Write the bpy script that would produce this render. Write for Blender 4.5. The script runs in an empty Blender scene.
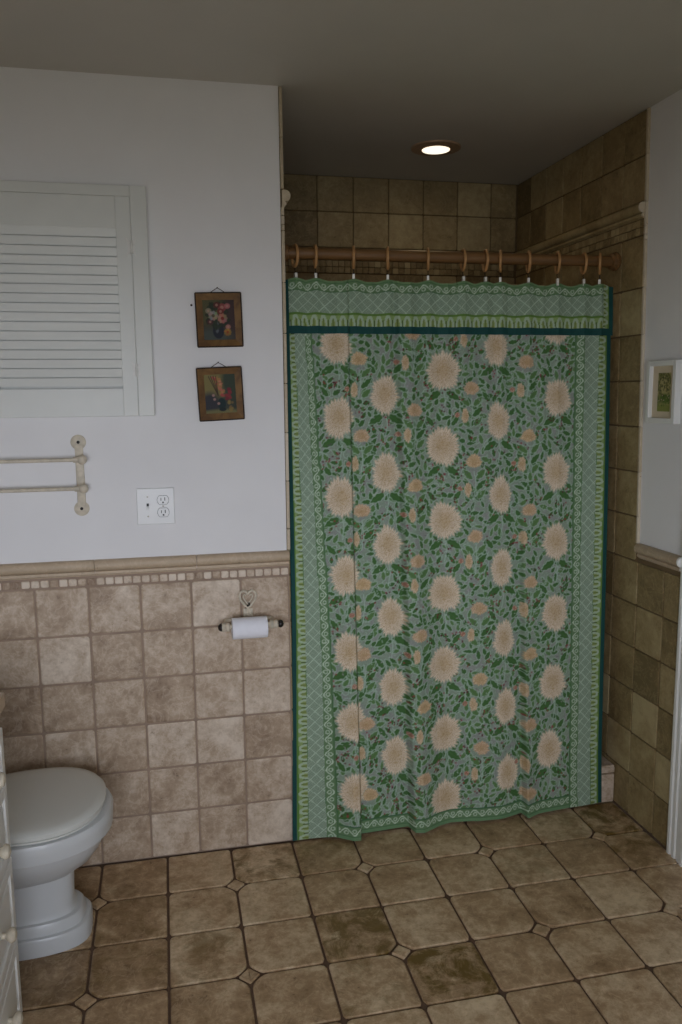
import bpy, bmesh, math, random
import numpy as np
from mathutils import Vector, Matrix
random.seed(7)
rng = np.random.default_rng(11)
S = bpy.context.scene
COL = S.collection

# ------------------------------------------------------------------ camera, sky, window light, exposure
CAM = Vector((-0.3843, -2.579, 1.5124)); YAW, PITCH, ROLL, FPX = 0.2117, 0.1448, -0.0089, 817.5
fw = Vector((math.sin(YAW)*math.cos(PITCH), math.cos(YAW)*math.cos(PITCH), -math.sin(PITCH)))
rt = Vector((math.cos(YAW), -math.sin(YAW), 0)); up = rt.cross(fw)
r2 = math.cos(ROLL)*rt + math.sin(ROLL)*up; u2 = -math.sin(ROLL)*rt + math.cos(ROLL)*up
cd = bpy.data.cameras.new('camera'); cam = bpy.data.objects.new('camera', cd); COL.objects.link(cam)
M3 = Matrix((r2, u2, -fw)).transposed()
cam.matrix_world = Matrix.Translation(CAM) @ M3.to_4x4()
cd.sensor_fit = 'VERTICAL'; cd.sensor_height = 36; cd.lens = FPX/1024*36; cd.clip_start = 0.02
S.camera = cam
S.view_settings.view_transform = 'Standard'; S.view_settings.look = 'None'
S.view_settings.exposure = 0.14; S.view_settings.gamma = 1; S.view_settings.use_curve_mapping = False
S.cycles.use_denoising = True
S.cycles.max_bounces = 10; S.cycles.diffuse_bounces = 6

SKY = (0.82, 0.875, 1.0); GROUND = (0.58, 0.60, 0.42)
SKY_STRENGTH = 14.5
BULB_STRENGTH = 1.2; BULB_POWER = 0.29
w = bpy.data.worlds.new('daylight'); S.world = w; w.use_nodes = True
nt = w.node_tree; nt.nodes.clear()
tc = nt.nodes.new('ShaderNodeTexCoord'); sx = nt.nodes.new('ShaderNodeSeparateXYZ'); cr = nt.nodes.new('ShaderNodeValToRGB')
mr = nt.nodes.new('ShaderNodeMapRange'); mr.inputs[1].default_value = -0.70; mr.inputs[2].default_value = 0.70
bg = nt.nodes.new('ShaderNodeBackground'); wo = nt.nodes.new('ShaderNodeOutputWorld')
nt.links.new(tc.outputs['Generated'], sx.inputs[0]); nt.links.new(sx.outputs[2], mr.inputs[0]); nt.links.new(mr.outputs[0], cr.inputs[0])
# brightest towards the horizon; upper sky dimmed to darken low surfaces, lawn below
el = cr.color_ramp.elements; stops = ((0.0, GROUND, .10), (.28, GROUND, .165), (.50, SKY, 1.0), (.62, SKY, 1.0), (.90, SKY, .68))
while len(el) < len(stops): el.new(.5)
for e_, (p_, c_, k_) in zip(el, stops): e_.position = p_; e_.color = (c_[0]*k_*SKY_STRENGTH, c_[1]*k_*SKY_STRENGTH, c_[2]*k_*SKY_STRENGTH, 1)
nt.links.new(cr.outputs[0], bg.inputs[0]); bg.inputs[1].default_value = 1.0; nt.links.new(bg.outputs[0], wo.inputs[0])
# room and window dimensions
XL, W, YB, D, H = -1.32, 1.197, -3.05, 0.978, 2.423
WX0, WX1, WZ0, WZ1 = -1.20, 0.20, 0.70, 1.80
REVEAL = .34                                # depth made up to narrow the light from the unseen window
pl = bpy.data.lights.new('window_portal', 'AREA'); pl.shape = 'RECTANGLE'; pl.size = WX1-WX0; pl.size_y = WZ1-WZ0; pl.cycles.is_portal = True
po = bpy.data.objects.new('window_portal', pl); COL.objects.link(po); po.location = ((WX0+WX1)/2, YB-REVEAL-0.01, (WZ0+WZ1)/2); po.rotation_euler = (math.pi/2, 0, 0)

# ------------------------------------------------------------------ materials
def lin(c):
    return tuple((x/12.92 if x <= .04045 else ((x+.055)/1.055)**2.4) for x in c)
def new_mat(name):
    m = bpy.data.materials.new(name); m.use_nodes = True
    return m, m.node_tree, m.node_tree.nodes['Principled BSDF']
def N(nt, t, **kw):
    n = nt.nodes.new('ShaderNode'+t)
    for a, b in kw.items(): setattr(n, a, b)
    return n
def plain(name, col, rough=.5, metal=0, noise=.06, scale=30, bump=0.0, coat=0):
    m, nt, b = new_mat(name); c = lin(col)
    t = N(nt, 'TexCoord'); n = N(nt, 'TexNoise'); n.inputs['Scale'].default_value = scale; n.inputs['Detail'].default_value = 5
    nt.links.new(t.outputs['Object'], n.inputs['Vector'])
    r = N(nt, 'ValToRGB')
    r.color_ramp.elements[0].position = .3; r.color_ramp.elements[1].position = .7
    r.color_ramp.elements[0].color = tuple(x*(1-noise) for x in c)+(1,); r.color_ramp.elements[1].color = tuple(min(1, x*(1+noise)) for x in c)+(1,)
    nt.links.new(n.outputs['Fac'], r.inputs[0]); nt.links.new(r.outputs[0], b.inputs['Base Color'])
    b.inputs['Roughness'].default_value = rough; b.inputs['Metallic'].default_value = metal
    b.inputs['Coat Weight'].default_value = coat
    if bump:
        bp = N(nt, 'Bump'); bp.inputs['Strength'].default_value = bump; bp.inputs['Distance'].default_value = .002
        nt.links.new(n.outputs['Fac'], bp.inputs['Height']); nt.links.new(bp.outputs[0], b.inputs['Normal'])
    return m
def wood(name, c1, c2, scale=(3, 60, 60), rough=.45):
    m, nt, b = new_mat(name)
    t = N(nt, 'TexCoord'); mp = N(nt, 'Mapping'); mp.inputs['Scale'].default_value = scale
    n = N(nt, 'TexNoise'); n.inputs['Scale'].default_value = 1; n.inputs['Detail'].default_value = 6; n.inputs['Distortion'].default_value = .6
    r = N(nt, 'ValToRGB'); r.color_ramp.elements[0].position = .35; r.color_ramp.elements[1].position = .65
    r.color_ramp.elements[0].color = lin(c1)+(1,); r.color_ramp.elements[1].color = lin(c2)+(1,)
    nt.links.new(t.outputs['Object'], mp.inputs[0]); nt.links.new(mp.outputs[0], n.inputs['Vector'])
    nt.links.new(n.outputs['Fac'], r.inputs[0]); nt.links.new(r.outputs[0], b.inputs['Base Color']); b.inputs['Roughness'].default_value = rough
    return m
def stone(name, cols, stain, rough=.55, var=.5, bump=.25, scale=1.0, vein=.22):
    """travertine: per-tile tint/offset/stain come from the 'tile' attribute, the veining is procedural"""
    m, nt, b = new_mat(name); L = nt.links.new
    at = N(nt, 'Attribute'); at.attribute_name = 'tile'; sp = N(nt, 'SeparateColor'); L(at.outputs['Color'], sp.inputs[0])
    tc = N(nt, 'TexCoord'); off = N(nt, 'VectorMath', operation='MULTIPLY_ADD')
    L(at.outputs['Color'], off.inputs[0]); off.inputs[1].default_value = (17, 23, 9); L(tc.outputs['Object'], off.inputs[2])
    n1 = N(nt, 'TexNoise'); n1.inputs['Scale'].default_value = 9*scale; n1.inputs['Detail'].default_value = 7; n1.inputs['Roughness'].default_value = .62; n1.inputs['Distortion'].default_value = .5
    n2 = N(nt, 'TexNoise'); n2.inputs['Scale'].default_value = 38*scale; n2.inputs['Detail'].default_value = 5; n2.inputs['Roughness'].default_value = .78
    n3 = N(nt, 'TexNoise'); n3.inputs['Scale'].default_value = 11*scale; n3.inputs['Detail'].default_value = 8; n3.inputs['Roughness'].default_value = .74; n3.inputs['Distortion'].default_value = .5
    for n in (n1, n2, n3): L(off.outputs[0], n.inputs['Vector'])
    base = N(nt, 'ValToRGB'); base.color_ramp.elements[0].position = 0; base.color_ramp.elements[1].position = 1
    base.color_ramp.elements[0].color = lin(cols[0])+(1,); base.color_ramp.elements[1].color = lin(cols[2])+(1,)
    e = base.color_ramp.elements.new(.5); e.color = lin(cols[1])+(1,)
    # tint + var*(noise-.5)
    s1 = N(nt, 'Math', operation='MULTIPLY_ADD'); L(n1.outputs['Fac'], s1.inputs[0]); s1.inputs[1].default_value = var*2; s1.inputs[2].default_value = -var
    s2 = N(nt, 'Math', operation='ADD'); L(s1.outputs[0], s2.inputs[0]); L(sp.outputs[0], s2.inputs[1])
    s3 = N(nt, 'Math', operation='MULTIPLY_ADD'); L(n2.outputs['Fac'], s3.inputs[0]); s3.inputs[1].default_value = var*1.5; s3.inputs[2].default_value = -var*.75
    s4 = N(nt, 'Math', operation='ADD', use_clamp=True); L(s2.outputs[0], s4.inputs[0]); L(s3.outputs[0], s4.inputs[1])
    L(s4.outputs[0], base.inputs[0])
    # pits and stains
    pit = N(nt, 'ValToRGB'); pit.color_ramp.elements[0].position = .30; pit.color_ramp.elements[1].position = .36
    pit.color_ramp.elements[0].color = (.45, .42, .40, 1); pit.color_ramp.elements[1].color = (1, 1, 1, 1); L(n2.outputs['Fac'], pit.inputs[0])
    mx = N(nt, 'Mix', data_type='RGBA', blend_type='MULTIPLY'); mx.inputs[0].default_value = .8
    L(base.outputs[0], mx.inputs[6]); L(pit.outputs[0], mx.inputs[7])
    n4 = N(nt, 'TexNoise'); n4.inputs['Scale'].default_value = 16*scale; n4.inputs['Detail'].default_value = 9; n4.inputs['Roughness'].default_value = .6; n4.inputs['Distortion'].default_value = .9; L(off.outputs[0], n4.inputs['Vector'])
    vr = N(nt, 'ValToRGB'); ve = vr.color_ramp.elements; ve[0].position = .47; ve[0].color = (0, 0, 0, 1); ve[1].position = .53; ve[1].color = (0, 0, 0, 1); vm = ve.new(.50); vm.color = (vein, vein, vein, 1)
    L(n4.outputs['Fac'], vr.inputs[0]); mv = N(nt, 'Mix', data_type='RGBA'); L(vr.outputs[0], mv.inputs[0]); L(mx.outputs[2], mv.inputs[6]); mv.inputs[7].default_value = tuple(min(1, x*1.25) for x in lin(cols[2]))+(1,); mx = mv
    st0 = N(nt, 'Math', operation='MULTIPLY_ADD'); L(sp.outputs[2], st0.inputs[0]); st0.inputs[1].default_value = .10; st0.inputs[2].default_value = -.53
    st = N(nt, 'Math', operation='ADD'); L(n3.outputs['Fac'], st.inputs[0]); L(st0.outputs[0], st.inputs[1])
    st2 = N(nt, 'Math', operation='MULTIPLY', use_clamp=True); L(st.outputs[0], st2.inputs[0]); st2.inputs[1].default_value = 7
    st3 = N(nt, 'Math', operation='MULTIPLY', use_clamp=True); L(st2.outputs[0], st3.inputs[0]); L(sp.outputs[2], st3.inputs[1])
    mx2 = N(nt, 'Mix', data_type='RGBA'); L(st3.outputs[0], mx2.inputs[0]); L(mx.outputs[2], mx2.inputs[6]); mx2.inputs[7].default_value = lin(stain)+(1,)
    L(mx2.outputs[2], b.inputs['Base Color']); b.inputs['Roughness'].default_value = rough
    bp = N(nt, 'Bump'); bp.inputs['Strength'].default_value = bump; bp.inputs['Distance'].default_value = .003
    L(n2.outputs['Fac'], bp.inputs['Height']); L(bp.outputs[0], b.inputs['Normal'])
    return m
def painted(name, rough=.8, weave=0.0):
    m, nt, b = new_mat(name); at = N(nt, 'Attribute'); at.attribute_name = 'print'
    nt.links.new(at.outputs['Color'], b.inputs['Base Color']); b.inputs['Roughness'].default_value = rough
    b.inputs['Specular IOR Level'].default_value = .15
    if weave:
        t = N(nt, 'TexCoord'); n = N(nt, 'TexNoise'); n.inputs['Scale'].default_value = 25; n.inputs['Detail'].default_value = 3
        bp = N(nt, 'Bump'); bp.inputs['Strength'].default_value = weave; bp.inputs['Distance'].default_value = .01
        nt.links.new(t.outputs['Object'], n.inputs['Vector']); nt.links.new(n.outputs['Fac'], bp.inputs['Height']); nt.links.new(bp.outputs[0], b.inputs['Normal'])
    return m
def emit(name, col, s):
    m, nt, b = new_mat(name); b.inputs['Base Color'].default_value = col+(1,)
    b.inputs['Emission Color'].default_value = col+(1,); b.inputs['Emission Strength'].default_value = s
    return m

M_PLASTER = plain('white_plaster', (.90, .895, .89), .7, noise=.02, scale=6, bump=.05)
M_TAN = plain('tan_wall', (.60, .53, .46), .75, noise=.05, scale=6)  # made-up colour for the unseen walls, darkened to cut bounced light
M_CEIL = plain('ceiling_paint', (.80, .79, .76), .6, noise=.02, scale=5, bump=.05)
M_TILE = stone('travertine_wall', ((.545, .455, .365), (.70, .615, .52), (.85, .79, .715)), (.55, .45, .36), var=.85, bump=.4)
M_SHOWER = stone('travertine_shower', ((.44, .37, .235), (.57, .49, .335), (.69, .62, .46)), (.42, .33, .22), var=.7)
M_FLOOR = stone('travertine_floor', ((.54, .43, .30), (.70, .585, .445), (.86, .775, .64)), (.42, .325, .10), rough=.42, var=.95, bump=.4)
M_RAIL = stone('travertine_rail', ((.64, .56, .46), (.73, .65, .545), (.80, .73, .63)), (.5, .4, .3), var=.35)
M_EDGE = stone('tile_edges', ((.66, .59, .47), (.74, .68, .57), (.80, .75, .66)), (.5, .4, .3), var=.25)
M_GROUT_W = plain('wall_grout', (.60, .52, .45), .9, noise=.12, scale=20)
M_GROUT_F = plain('floor_grout', (.40, .31, .24), .9, noise=.15, scale=25)
M_GROUT_S = plain('shower_grout', (.42, .345, .235), .9, noise=.12, scale=20)
M_WHITE = plain('white_gloss_paint', (.90, .90, .88), .35, noise=.015, scale=12)
M_CERAMIC = plain('white_ceramic', (.81, .82, .82), .34, noise=.01, scale=4)
M_SEAT = plain('toilet_seat_plastic', (.845, .85, .825), .24, noise=.01, scale=4)
M_PLASTIC = plain('ivory_plastic', (.88, .88, .87), .35, noise=.01)
M_SHADE = plain('louver_gap_shade', (.30, .26, .22), .8)  # dark colour in place of the shade inside the cabinet
M_CABINET = plain('cabinet_paint', (.85, .855, .83), .45, noise=.02, scale=12)
M_HINGE = plain('painted_hinge', (.86, .855, .83), .45, noise=.08, scale=60)
M_DARK = plain('dark_slot', (.12, .11, .10), .6)
M_IRON = plain('chipped_cream_iron', (.80, .76, .68), .55, noise=.16, scale=55, bump=.3)
M_IRONB = plain('dark_iron', (.10, .08, .07), .4)
M_PAPER = plain('toilet_paper', (.93, .93, .95), .9, noise=.02, scale=60, bump=.1)
M_ROD = wood('rod_wood', (.42, .30, .165), (.51, .37, .22), (2, 50, 50))
M_RING = wood('ring_wood', (.68, .50, .31), (.76, .58, .38), (20, 20, 20))
M_FRAME = wood('frame_wood', (.36, .25, .125), (.50, .37, .20), (25, 25, 25), .5)
M_FRAME_EDGE = wood('frame_dark_wood', (.12, .075, .045), (.2, .13, .08), (25, 25, 25), .5)
M_WIRE = plain('hanger_wire', (.22, .17, .13), .4, .6)
M_METAL = plain('steel', (.62, .60, .56), .3, .9, noise=.05)
M_CLIP = plain('clip_metal', (.93, .92, .88), .3, .2, noise=.03)
M_BINDING = plain('teal_binding', (.02, .27, .26), .8, noise=.08, scale=90)
M_CLOTH = painted('printed_cotton', .85, weave=.12)
M_LINER = plain('liner_fabric', (.70, .58, .42), .7, noise=.05)
M_ART = painted('oil_painting', .5)
M_MAT = plain('cream_mat_board', (.82, .76, .65), .8, noise=.03)
M_COUNTER = stone('travertine_counter', ((.62, .53, .43), (.70, .61, .50), (.78, .69, .58)), (.5, .4, .3), var=.4, rough=.3)
M_BULB = emit('bulb_glow', (1.0, .91, .72), BULB_STRENGTH)
M_BRASS = plain('warm_trim_metal', (.72, .60, .50), .4, .2, noise=.05)
M_DOOR = plain('door_paint', (.88, .88, .86), .4, noise=.02, scale=8)
mg, ntg, bg_ = new_mat('window_pane_glass')
tr = N(ntg, 'BsdfTransparent'); gl = N(ntg, 'BsdfGlossy'); gl.inputs['Roughness'].default_value = .02; mxs = N(ntg, 'MixShader'); mxs.inputs[0].default_value = .05
ntg.links.new(tr.outputs[0], mxs.inputs[1]); ntg.links.new(gl.outputs[0], mxs.inputs[2]); ntg.links.new(mxs.outputs[0], ntg.nodes['Material Output'].inputs[0])
M_GLASS = mg

# ------------------------------------------------------------------ mesh helpers
def link(name, me, mat, parent=None, loc=None):
    o = bpy.data.objects.new(name, me); COL.objects.link(o)
    for m in (mat if isinstance(mat, (list, tuple)) else [mat]): me.materials.append(m)
    if parent is not None: o.parent = parent
    if loc is not None: o.location = loc
    return o
def obj(name, bm, mat, parent=None, smooth=False, loc=None):
    bmesh.ops.recalc_face_normals(bm, faces=bm.faces)
    if smooth:
        for f in bm.faces: f.smooth = True
    me = bpy.data.meshes.new(name); bm.to_mesh(me); bm.free()
    if smooth:
        try: me.set_sharp_from_angle(angle=math.radians(40))
        except Exception: pass
    return link(name, me, mat, parent, loc)
def tag(o, label, cat, group=None):
    o['label'] = label; o['category'] = cat
    if group: o['group'] = group
    return o
def thing(name, label, cat, loc=(0, 0, 0), group=None):
    o = bpy.data.objects.new(name, None); COL.objects.link(o); o.location = loc; o.empty_display_size = .05
    return tag(o, label, cat, group)
def struct(o):
    o['kind'] = 'structure'; return o
def B(): return bmesh.new()
def box(bm, x0, x1, y0, y1, z0, z1, bev=0, seg=2, mi=0):
    r = bmesh.ops.create_cube(bm, size=1); vs = r['verts']
    for v in vs: v.co = Vector(((x0+x1)/2+v.co.x*(x1-x0), (y0+y1)/2+v.co.y*(y1-y0), (z0+z1)/2+v.co.z*(z1-z0)))
    fs = set(f for v in vs for f in v.link_faces)
    for f in fs: f.material_index = mi
    if bev:
        es = set(e for v in vs for e in v.link_edges)
        bmesh.ops.bevel(bm, geom=list(es), offset=bev, segments=seg, profile=.5, affect='EDGES')
    return vs
def lathe(bm, prof, origin, axis, n=28, close=True):
    """prof: list of (radius, height along axis)"""
    a = Vector(axis).normalized(); t = Vector((0, 0, 1)) if abs(a.z) < .9 else Vector((1, 0, 0))
    p = a.cross(t).normalized(); q = a.cross(p); O = Vector(origin); rings = []
    for r, h in prof:
        rings.append([bm.verts.new(O+a*h+(p*math.cos(2*math.pi*i/n)+q*math.sin(2*math.pi*i/n))*max(r, 1e-5)) for i in range(n)])
    for A, Bq in zip(rings, rings[1:]):
        for i in range(n): bm.faces.new((A[i], A[(i+1) % n], Bq[(i+1) % n], Bq[i]))
    if close:
        bm.faces.new(rings[0][::-1]); bm.faces.new(rings[-1])
def tube(bm, pts, r, n=8, closed=False, cap=True):
    pts = [Vector(p) for p in pts]; m = len(pts); rings = []; prev = None
    for i, p in enumerate(pts):
        if closed: t = (pts[(i+1) % m]-pts[i-1]).normalized()
        else: t = (pts[min(i+1, m-1)]-pts[max(i-1, 0)]).normalized()
        if prev is None:
            ref = Vector((0, 0, 1)) if abs(t.z) < .9 else Vector((1, 0, 0)); x = t.cross(ref).normalized()
        else: x = (prev-t*prev.dot(t)).normalized()
        prev = x; y = t.cross(x); rr = r[i] if isinstance(r, (list, tuple)) else r
        rings.append([bm.verts.new(p+(x*math.cos(2*math.pi*k/n)+y*math.sin(2*math.pi*k/n))*rr) for k in range(n)])
    for i in range(m if closed else m-1):
        A, C = rings[i], rings[(i+1) % m]
        for k in range(n): bm.faces.new((A[k], A[(k+1) % n], C[(k+1) % n], C[k]))
    if not closed and cap: bm.faces.new(rings[0][::-1]); bm.faces.new(rings[-1])
def sphere(bm, c, r, u=20, v=12):
    bmesh.ops.create_uvsphere(bm, u_segments=u, v_segments=v, radius=1, matrix=Matrix.Translation(c) @ Matrix.Diagonal((r if isinstance(r, tuple) else (r, r, r))+(1,)))
def loft(bm, secs, cap=True):
    rings = [[bm.verts.new(p) for p in s] for s in secs]; n = len(rings[0])
    for A, C in zip(rings, rings[1:]):
        for i in range(n): bm.faces.new((A[i], A[(i+1) % n], C[(i+1) % n], C[i]))
    if cap: bm.faces.new(rings[0][::-1]); bm.faces.new(rings[-1])
def prism(bm, poly, axis_from, axis_to, to3d):
    a = [bm.verts.new(to3d(u, v, axis_from)) for u, v in poly]; b = [bm.verts.new(to3d(u, v, axis_to)) for u, v in poly]; n = len(poly)
    for i in range(n): bm.faces.new((a[i], a[(i+1) % n], b[(i+1) % n], b[i]))
    bm.faces.new(a[::-1]); bm.faces.new(b)

class Tiles:
    """raised stone tiles with soft eased edges; 'tile' attribute: tint, random offset, stain"""
    def __init__(s): s.v = []; s.f = []; s.c = []
    def add(s, poly, to3d, h0, h1, ease=.003, gap=.002, tint=None, stain=None, rnd=.004):
        poly = [np.array(p, float) for p in poly]; n = len(poly)
        ar = sum(poly[i][0]*poly[(i+1) % n][1]-poly[(i+1) % n][0]*poly[i][1] for i in range(n))
        if ar < 0: poly = poly[::-1]
        def inset(P, d):
            out = []
            for i in range(len(P)):
                a, b, c = P[i-1], P[i], P[(i+1) % len(P)]
                e1 = (b-a)/np.linalg.norm(b-a); e2 = (c-b)/np.linalg.norm(c-b)
                n1 = np.array((-e1[1], e1[0])); n2 = np.array((-e2[1], e2[0]))
                bis = n1+n2; den = max(.3, 1+n1@n2); out.append(b+bis*d/den)
            return out
        P = inset(poly, gap); R = []
        for i in range(n):                     # worn corners
            b = P[i]; a = P[i-1]; c = P[(i+1) % n]
            la, lc = np.linalg.norm(a-b), np.linalg.norm(c-b)
            q = min(rnd*random.uniform(.5, 1.5), .3*la, .3*lc)
            if rnd > 0:
                R += [b+(a-b)/la*q, b+((a-b)/la+(c-b)/lc)*q*.30, b+(c-b)/lc*q]
            else: R.append(b)
        I1 = inset(R, ease*.45); I2 = inset(R, ease); m = len(R); b0 = len(s.v)
        hh = [h0, h1-ease*.6, h1-ease*.15, h1]
        for ring, h in zip((R, R, I1, I2), hh): s.v += [tuple(to3d(p[0], p[1], h)) for p in ring]
        for k in range(3):
            for i in range(m):
                j = (i+1) % m; s.f.append((b0+k*m+i, b0+k*m+j, b0+(k+1)*m+j, b0+(k+1)*m+i))
        s.f.append(tuple(b0+3*m+i for i in range(m)))
        col = (random.gauss(.5, .22) if tint is None else tint, random.random(), 0 if stain is None else stain, 1)
        s.c += [col]*(4*m)
    def build(s, name, mat, parent=None):
        me = bpy.data.meshes.new(name); me.from_pydata(s.v, [], s.f); me.update()
        a = me.attributes.new('tile', 'FLOAT_COLOR', 'POINT'); a.data.foreach_set('color', np.array(s.c, np.float32).ravel())
        o = link(name, me, mat, parent); b = bmesh.new(); b.from_mesh(me); bmesh.ops.recalc_face_normals(b, faces=b.faces); b.to_mesh(me); b.free()
        return o
def rect(u0, u1, v0, v1): return [(u0, v0), (u1, v0), (u1, v1), (u0, v1)]
def add_tile_attr(o, tint=.5):
    a = o.data.attributes.new('tile', 'FLOAT_COLOR', 'POINT'); n = len(o.data.vertices)
    a.data.foreach_set('color', np.tile(np.array((tint, random.random(), 0, 1), np.float32), n))
def rail_profile():
    """(out, z) chair-rail section relative to the tile face and to the band top z=0"""
    p = [(-.004, .0)]
    for i in range(11):
        a = math.pi/2-math.pi*i/10; p.append((.008+.0145*math.cos(a), -.0165+.0165*math.sin(a)))
    p += [(.004, -.034), (.009, -.036), (.010, -.044), (.004, -.047), (.003, -.050), (-.004, -.050)]
    return p

# ------------------------------------------------------------------ structure
Q = 0.1543; P = 0.157
Z6 = 6*Q; RZ = 1.009                       # tile top, rail top
# floor
bm = B(); box(bm, XL-.1, W+.12, YB-.1, D+.1, -.12, -.007); floor = struct(obj('floor', bm, M_GROUT_F))
T = Tiles(); fx0, fp, fy = -.0125, .2072, .2055
STAIN = {(-1, 0): .85, (0, 0): .65, (1, 3): .95, (0, 2): .85, (0, 3): .6, (5, 0): .95, (4, 0): .5, (3, 1): .45, (5, 1): .7, (-2, 2): .6, (-2, 0): .25, (-2, 1): .35, (-1, 2): .1, (-1, 1): .3, (0, 1): .1, (1, 1): .1, (1, 2): .1, (2, 1): .1, (2, 2): .1, (2, 0): 0, (1, 0): .2, (3, 0): .1, (3, 2): .1, (4, 1): .15, (4, 2): .1, (5, 2): .2, (2, 3): .1, (-3, 1): .5, (-3, 2): .5, (-4, 1): .6, (-3, 0): .4, (-1, 3): .2, (-2, 3): .3}
TINT = {(-1, 0): .62, (-2, 0): .66, (-3, 0): .35, (-1, 1): .8, (-2, 1): .72, (-3, 1): .45, (-4, 0): .2, (-1, 2): .62, (-2, 2): .66, (0, 1): .42, (2, 0): .6, (1, 0): .5, (3, 1): .62, (2, 1): .56, (1, 1): .62, (4, 1): .36, (3, 2): .45, (2, 2): .55, (1, 2): .6, (4, 0): .7, (-3, 2): .3, (-4, 2): .18, (-2, 3): .35, (0, 2): .45, (0, 0): .45}
flat = lambda u, v, h: (u, v, h)
def clipped(x0, x1, y0, y1, cx, cy, c):
    P4 = rect(x0, x1, y0, y1); out = []
    for i, (a, b) in enumerate(P4):
        if abs(a-cx) < .02 and abs(b-cy) < .02:
            pa, pc = P4[i-1], P4[(i+1) % 4]
            for q in (pa, pc):
                d = (q[0]-a, q[1]-b); l = math.hypot(*d); out.append((a+d[0]/l*c, b+d[1]/l*c))
        else: out.append((a, b))
    return out
for i in range(-7, 7):
    for j in range(0, 16):
        x0, x1 = fx0+i*fp, fx0+(i+1)*fp; y1, y0 = -j*fy, -(j+1)*fy
        x0c, x1c, y0c = max(x0, XL), min(x1, W), max(y0, YB)
        if x1c-x0c < .015 or y1-y0c < .015: continue
        # diamond lattice: at x = fx0-fp+2k*fp, y = -fy-2m*fy
        cx = x0 if (i+1) % 2 == 0 else x1; cy = y0 if j % 2 == 0 else y1
        poly = clipped(x0c, x1c, y0c, y1, cx, cy, .034) if x0c == x0 and x1c == x1 else rect(x0c, x1c, y0c, y1)
        t = TINT.get((i, j)); s = STAIN.get((i, j))
        T.add(poly, flat, -.012, random.uniform(-.001, .0005), ease=.0045, gap=.0035, rnd=.012, tint=random.gauss(.5, .15) if t is None else t, stain=max(0, random.uniform(-.5, .6)) if s is None else s)
for i in range(-4, 4):
    for m in range(0, 10):
        cx, cy = fx0-fp+2*i*fp, -fy-2*m*fy
        if XL+.05 < cx < W-.05 and cy > YB+.05:
            c = .031; T.add([(cx-c, cy), (cx, cy-c), (cx+c, cy), (cx, cy+c)], flat, -.012, 0, ease=.004, gap=.0025, rnd=.003, tint=random.uniform(.45, .75), stain=0)
for i in range(0, 8):                       # shower pan, behind the curb
    for j in range(0, 6):
        a, b = i*P, min((i+1)*P, W); c, d = .13+j*.15, min(.13+(j+1)*.15, D)
        if b-a > .02 and d-c > .02: T.add(rect(a, b, c, d), flat, -.012, 0, tint=random.gauss(.45, .15))
T.build('tile_paving', M_FLOOR, floor)
# ceiling with a round hole left to the recessed can (the can's trim covers it)
bm = B(); box(bm, XL-.1, W+.12, YB-.1, D+.1, H, H+.1); ceiling = struct(obj('ceiling', bm, M_CEIL))
# back wall with the window that lights the room
bm = B()
box(bm, XL-.1, WX0, YB-REVEAL, YB, 0, H); box(bm, WX1, W+.12, YB-REVEAL, YB, 0, H); box(bm, WX0, WX1, YB-REVEAL, YB, 0, WZ0); box(bm, WX0, WX1, YB-REVEAL, YB, WZ1, H)
struct(obj('wall_back', bm, M_TAN))
bm = B()
for a, b, c, d in ((WX0, WX0+.05, WZ0, WZ1), (WX1-.05, WX1, WZ0, WZ1), (WX0, WX1, WZ0, WZ0+.05), (WX0, WX1, WZ1-.05, WZ1), (WX0, WX1, 1.38, 1.42), (-.515, -.485, WZ0, WZ1), (-.86, -.84, WZ0, WZ1), (-.16, -.14, WZ0, WZ1)):
    box(bm, a, b, YB-REVEAL+.02, YB-REVEAL+.06, c, d, .003)
win = struct(obj('window_1', bm, M_WHITE)); bm = B(); box(bm, WX0+.02, WX1-.02, YB-REVEAL+.038, YB-REVEAL+.042, WZ0+.02, WZ1-.02); obj('pane', bm, M_GLASS, win)
bm = B(); box(bm, XL-.1, XL, YB-.1, .14, 0, H); struct(obj('wall_left', bm, M_TAN))
# front wall: plaster above, tiled wainscot below
EDGE = -.010
bm = B(); box(bm, XL-.1, EDGE, .006, .128, 0, H); wf = struct(obj('wall_front', bm, M_PLASTER))
bm = B(); box(bm, XL, -.004, .0025, .0058, 0, Z6+.04); obj('grout_bed', bm, M_GROUT_W, wf)
T = Tiles(); yw = lambda u, v, h: (u, -h+.004, v)
TW = [[.40, .55, .66, .40, .62, .85], [.72, .60, .62, .72, .50, .62], [.50, .52, .38, .66, .46, .66], [.55, .38, .55, .50, .40, .52], [.58, .74, .40, .52, .5, .5], [.40, .62, .34, .5, .5, .5]]   # per column from the corner, rows from the top
light_cells = {(c, r): TW[c][r] for c in range(6) for r in range(6)}
for c in range(0, 9):
    for r in range(6):
        u1 = -c*P-.005; u0 = max(-(c+1)*P-.005, XL); v1 = (6-r)*Q; v0 = v1-Q
        T.add(rect(u0, u1, v0, v1), yw, -.003, .004+random.uniform(-.0008, .0008), ease=.0045, gap=.0028, rnd=.007, tint=light_cells.get((c, r), random.gauss(.5, .25)))
u = -.006; 
while u > XL+.03:
    pw = .0268; T.add(rect(u-pw, u, Z6+.002, Z6+.0275), yw, -.003, .0042, ease=.003, gap=.0016, rnd=.004, tint=random.gauss(.8, .35)); u -= pw+.0006
T.build('tile_cladding', M_TILE, wf)
bm = B(); rp = rail_profile(); edges = [-.004, -.004-P*1.88, -.004-P*1.88-.31, -.004-P*1.88-.62, XL]
for a, b in zip(edges, edges[1:]): prism(bm, rp, a-.0007, b+.0007, lambda o, z, t: (t, .004-o, RZ+z))
o = obj('chair_rail', bm, M_RAIL, wf, smooth=True); add_tile_attr(o, .5)
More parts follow.
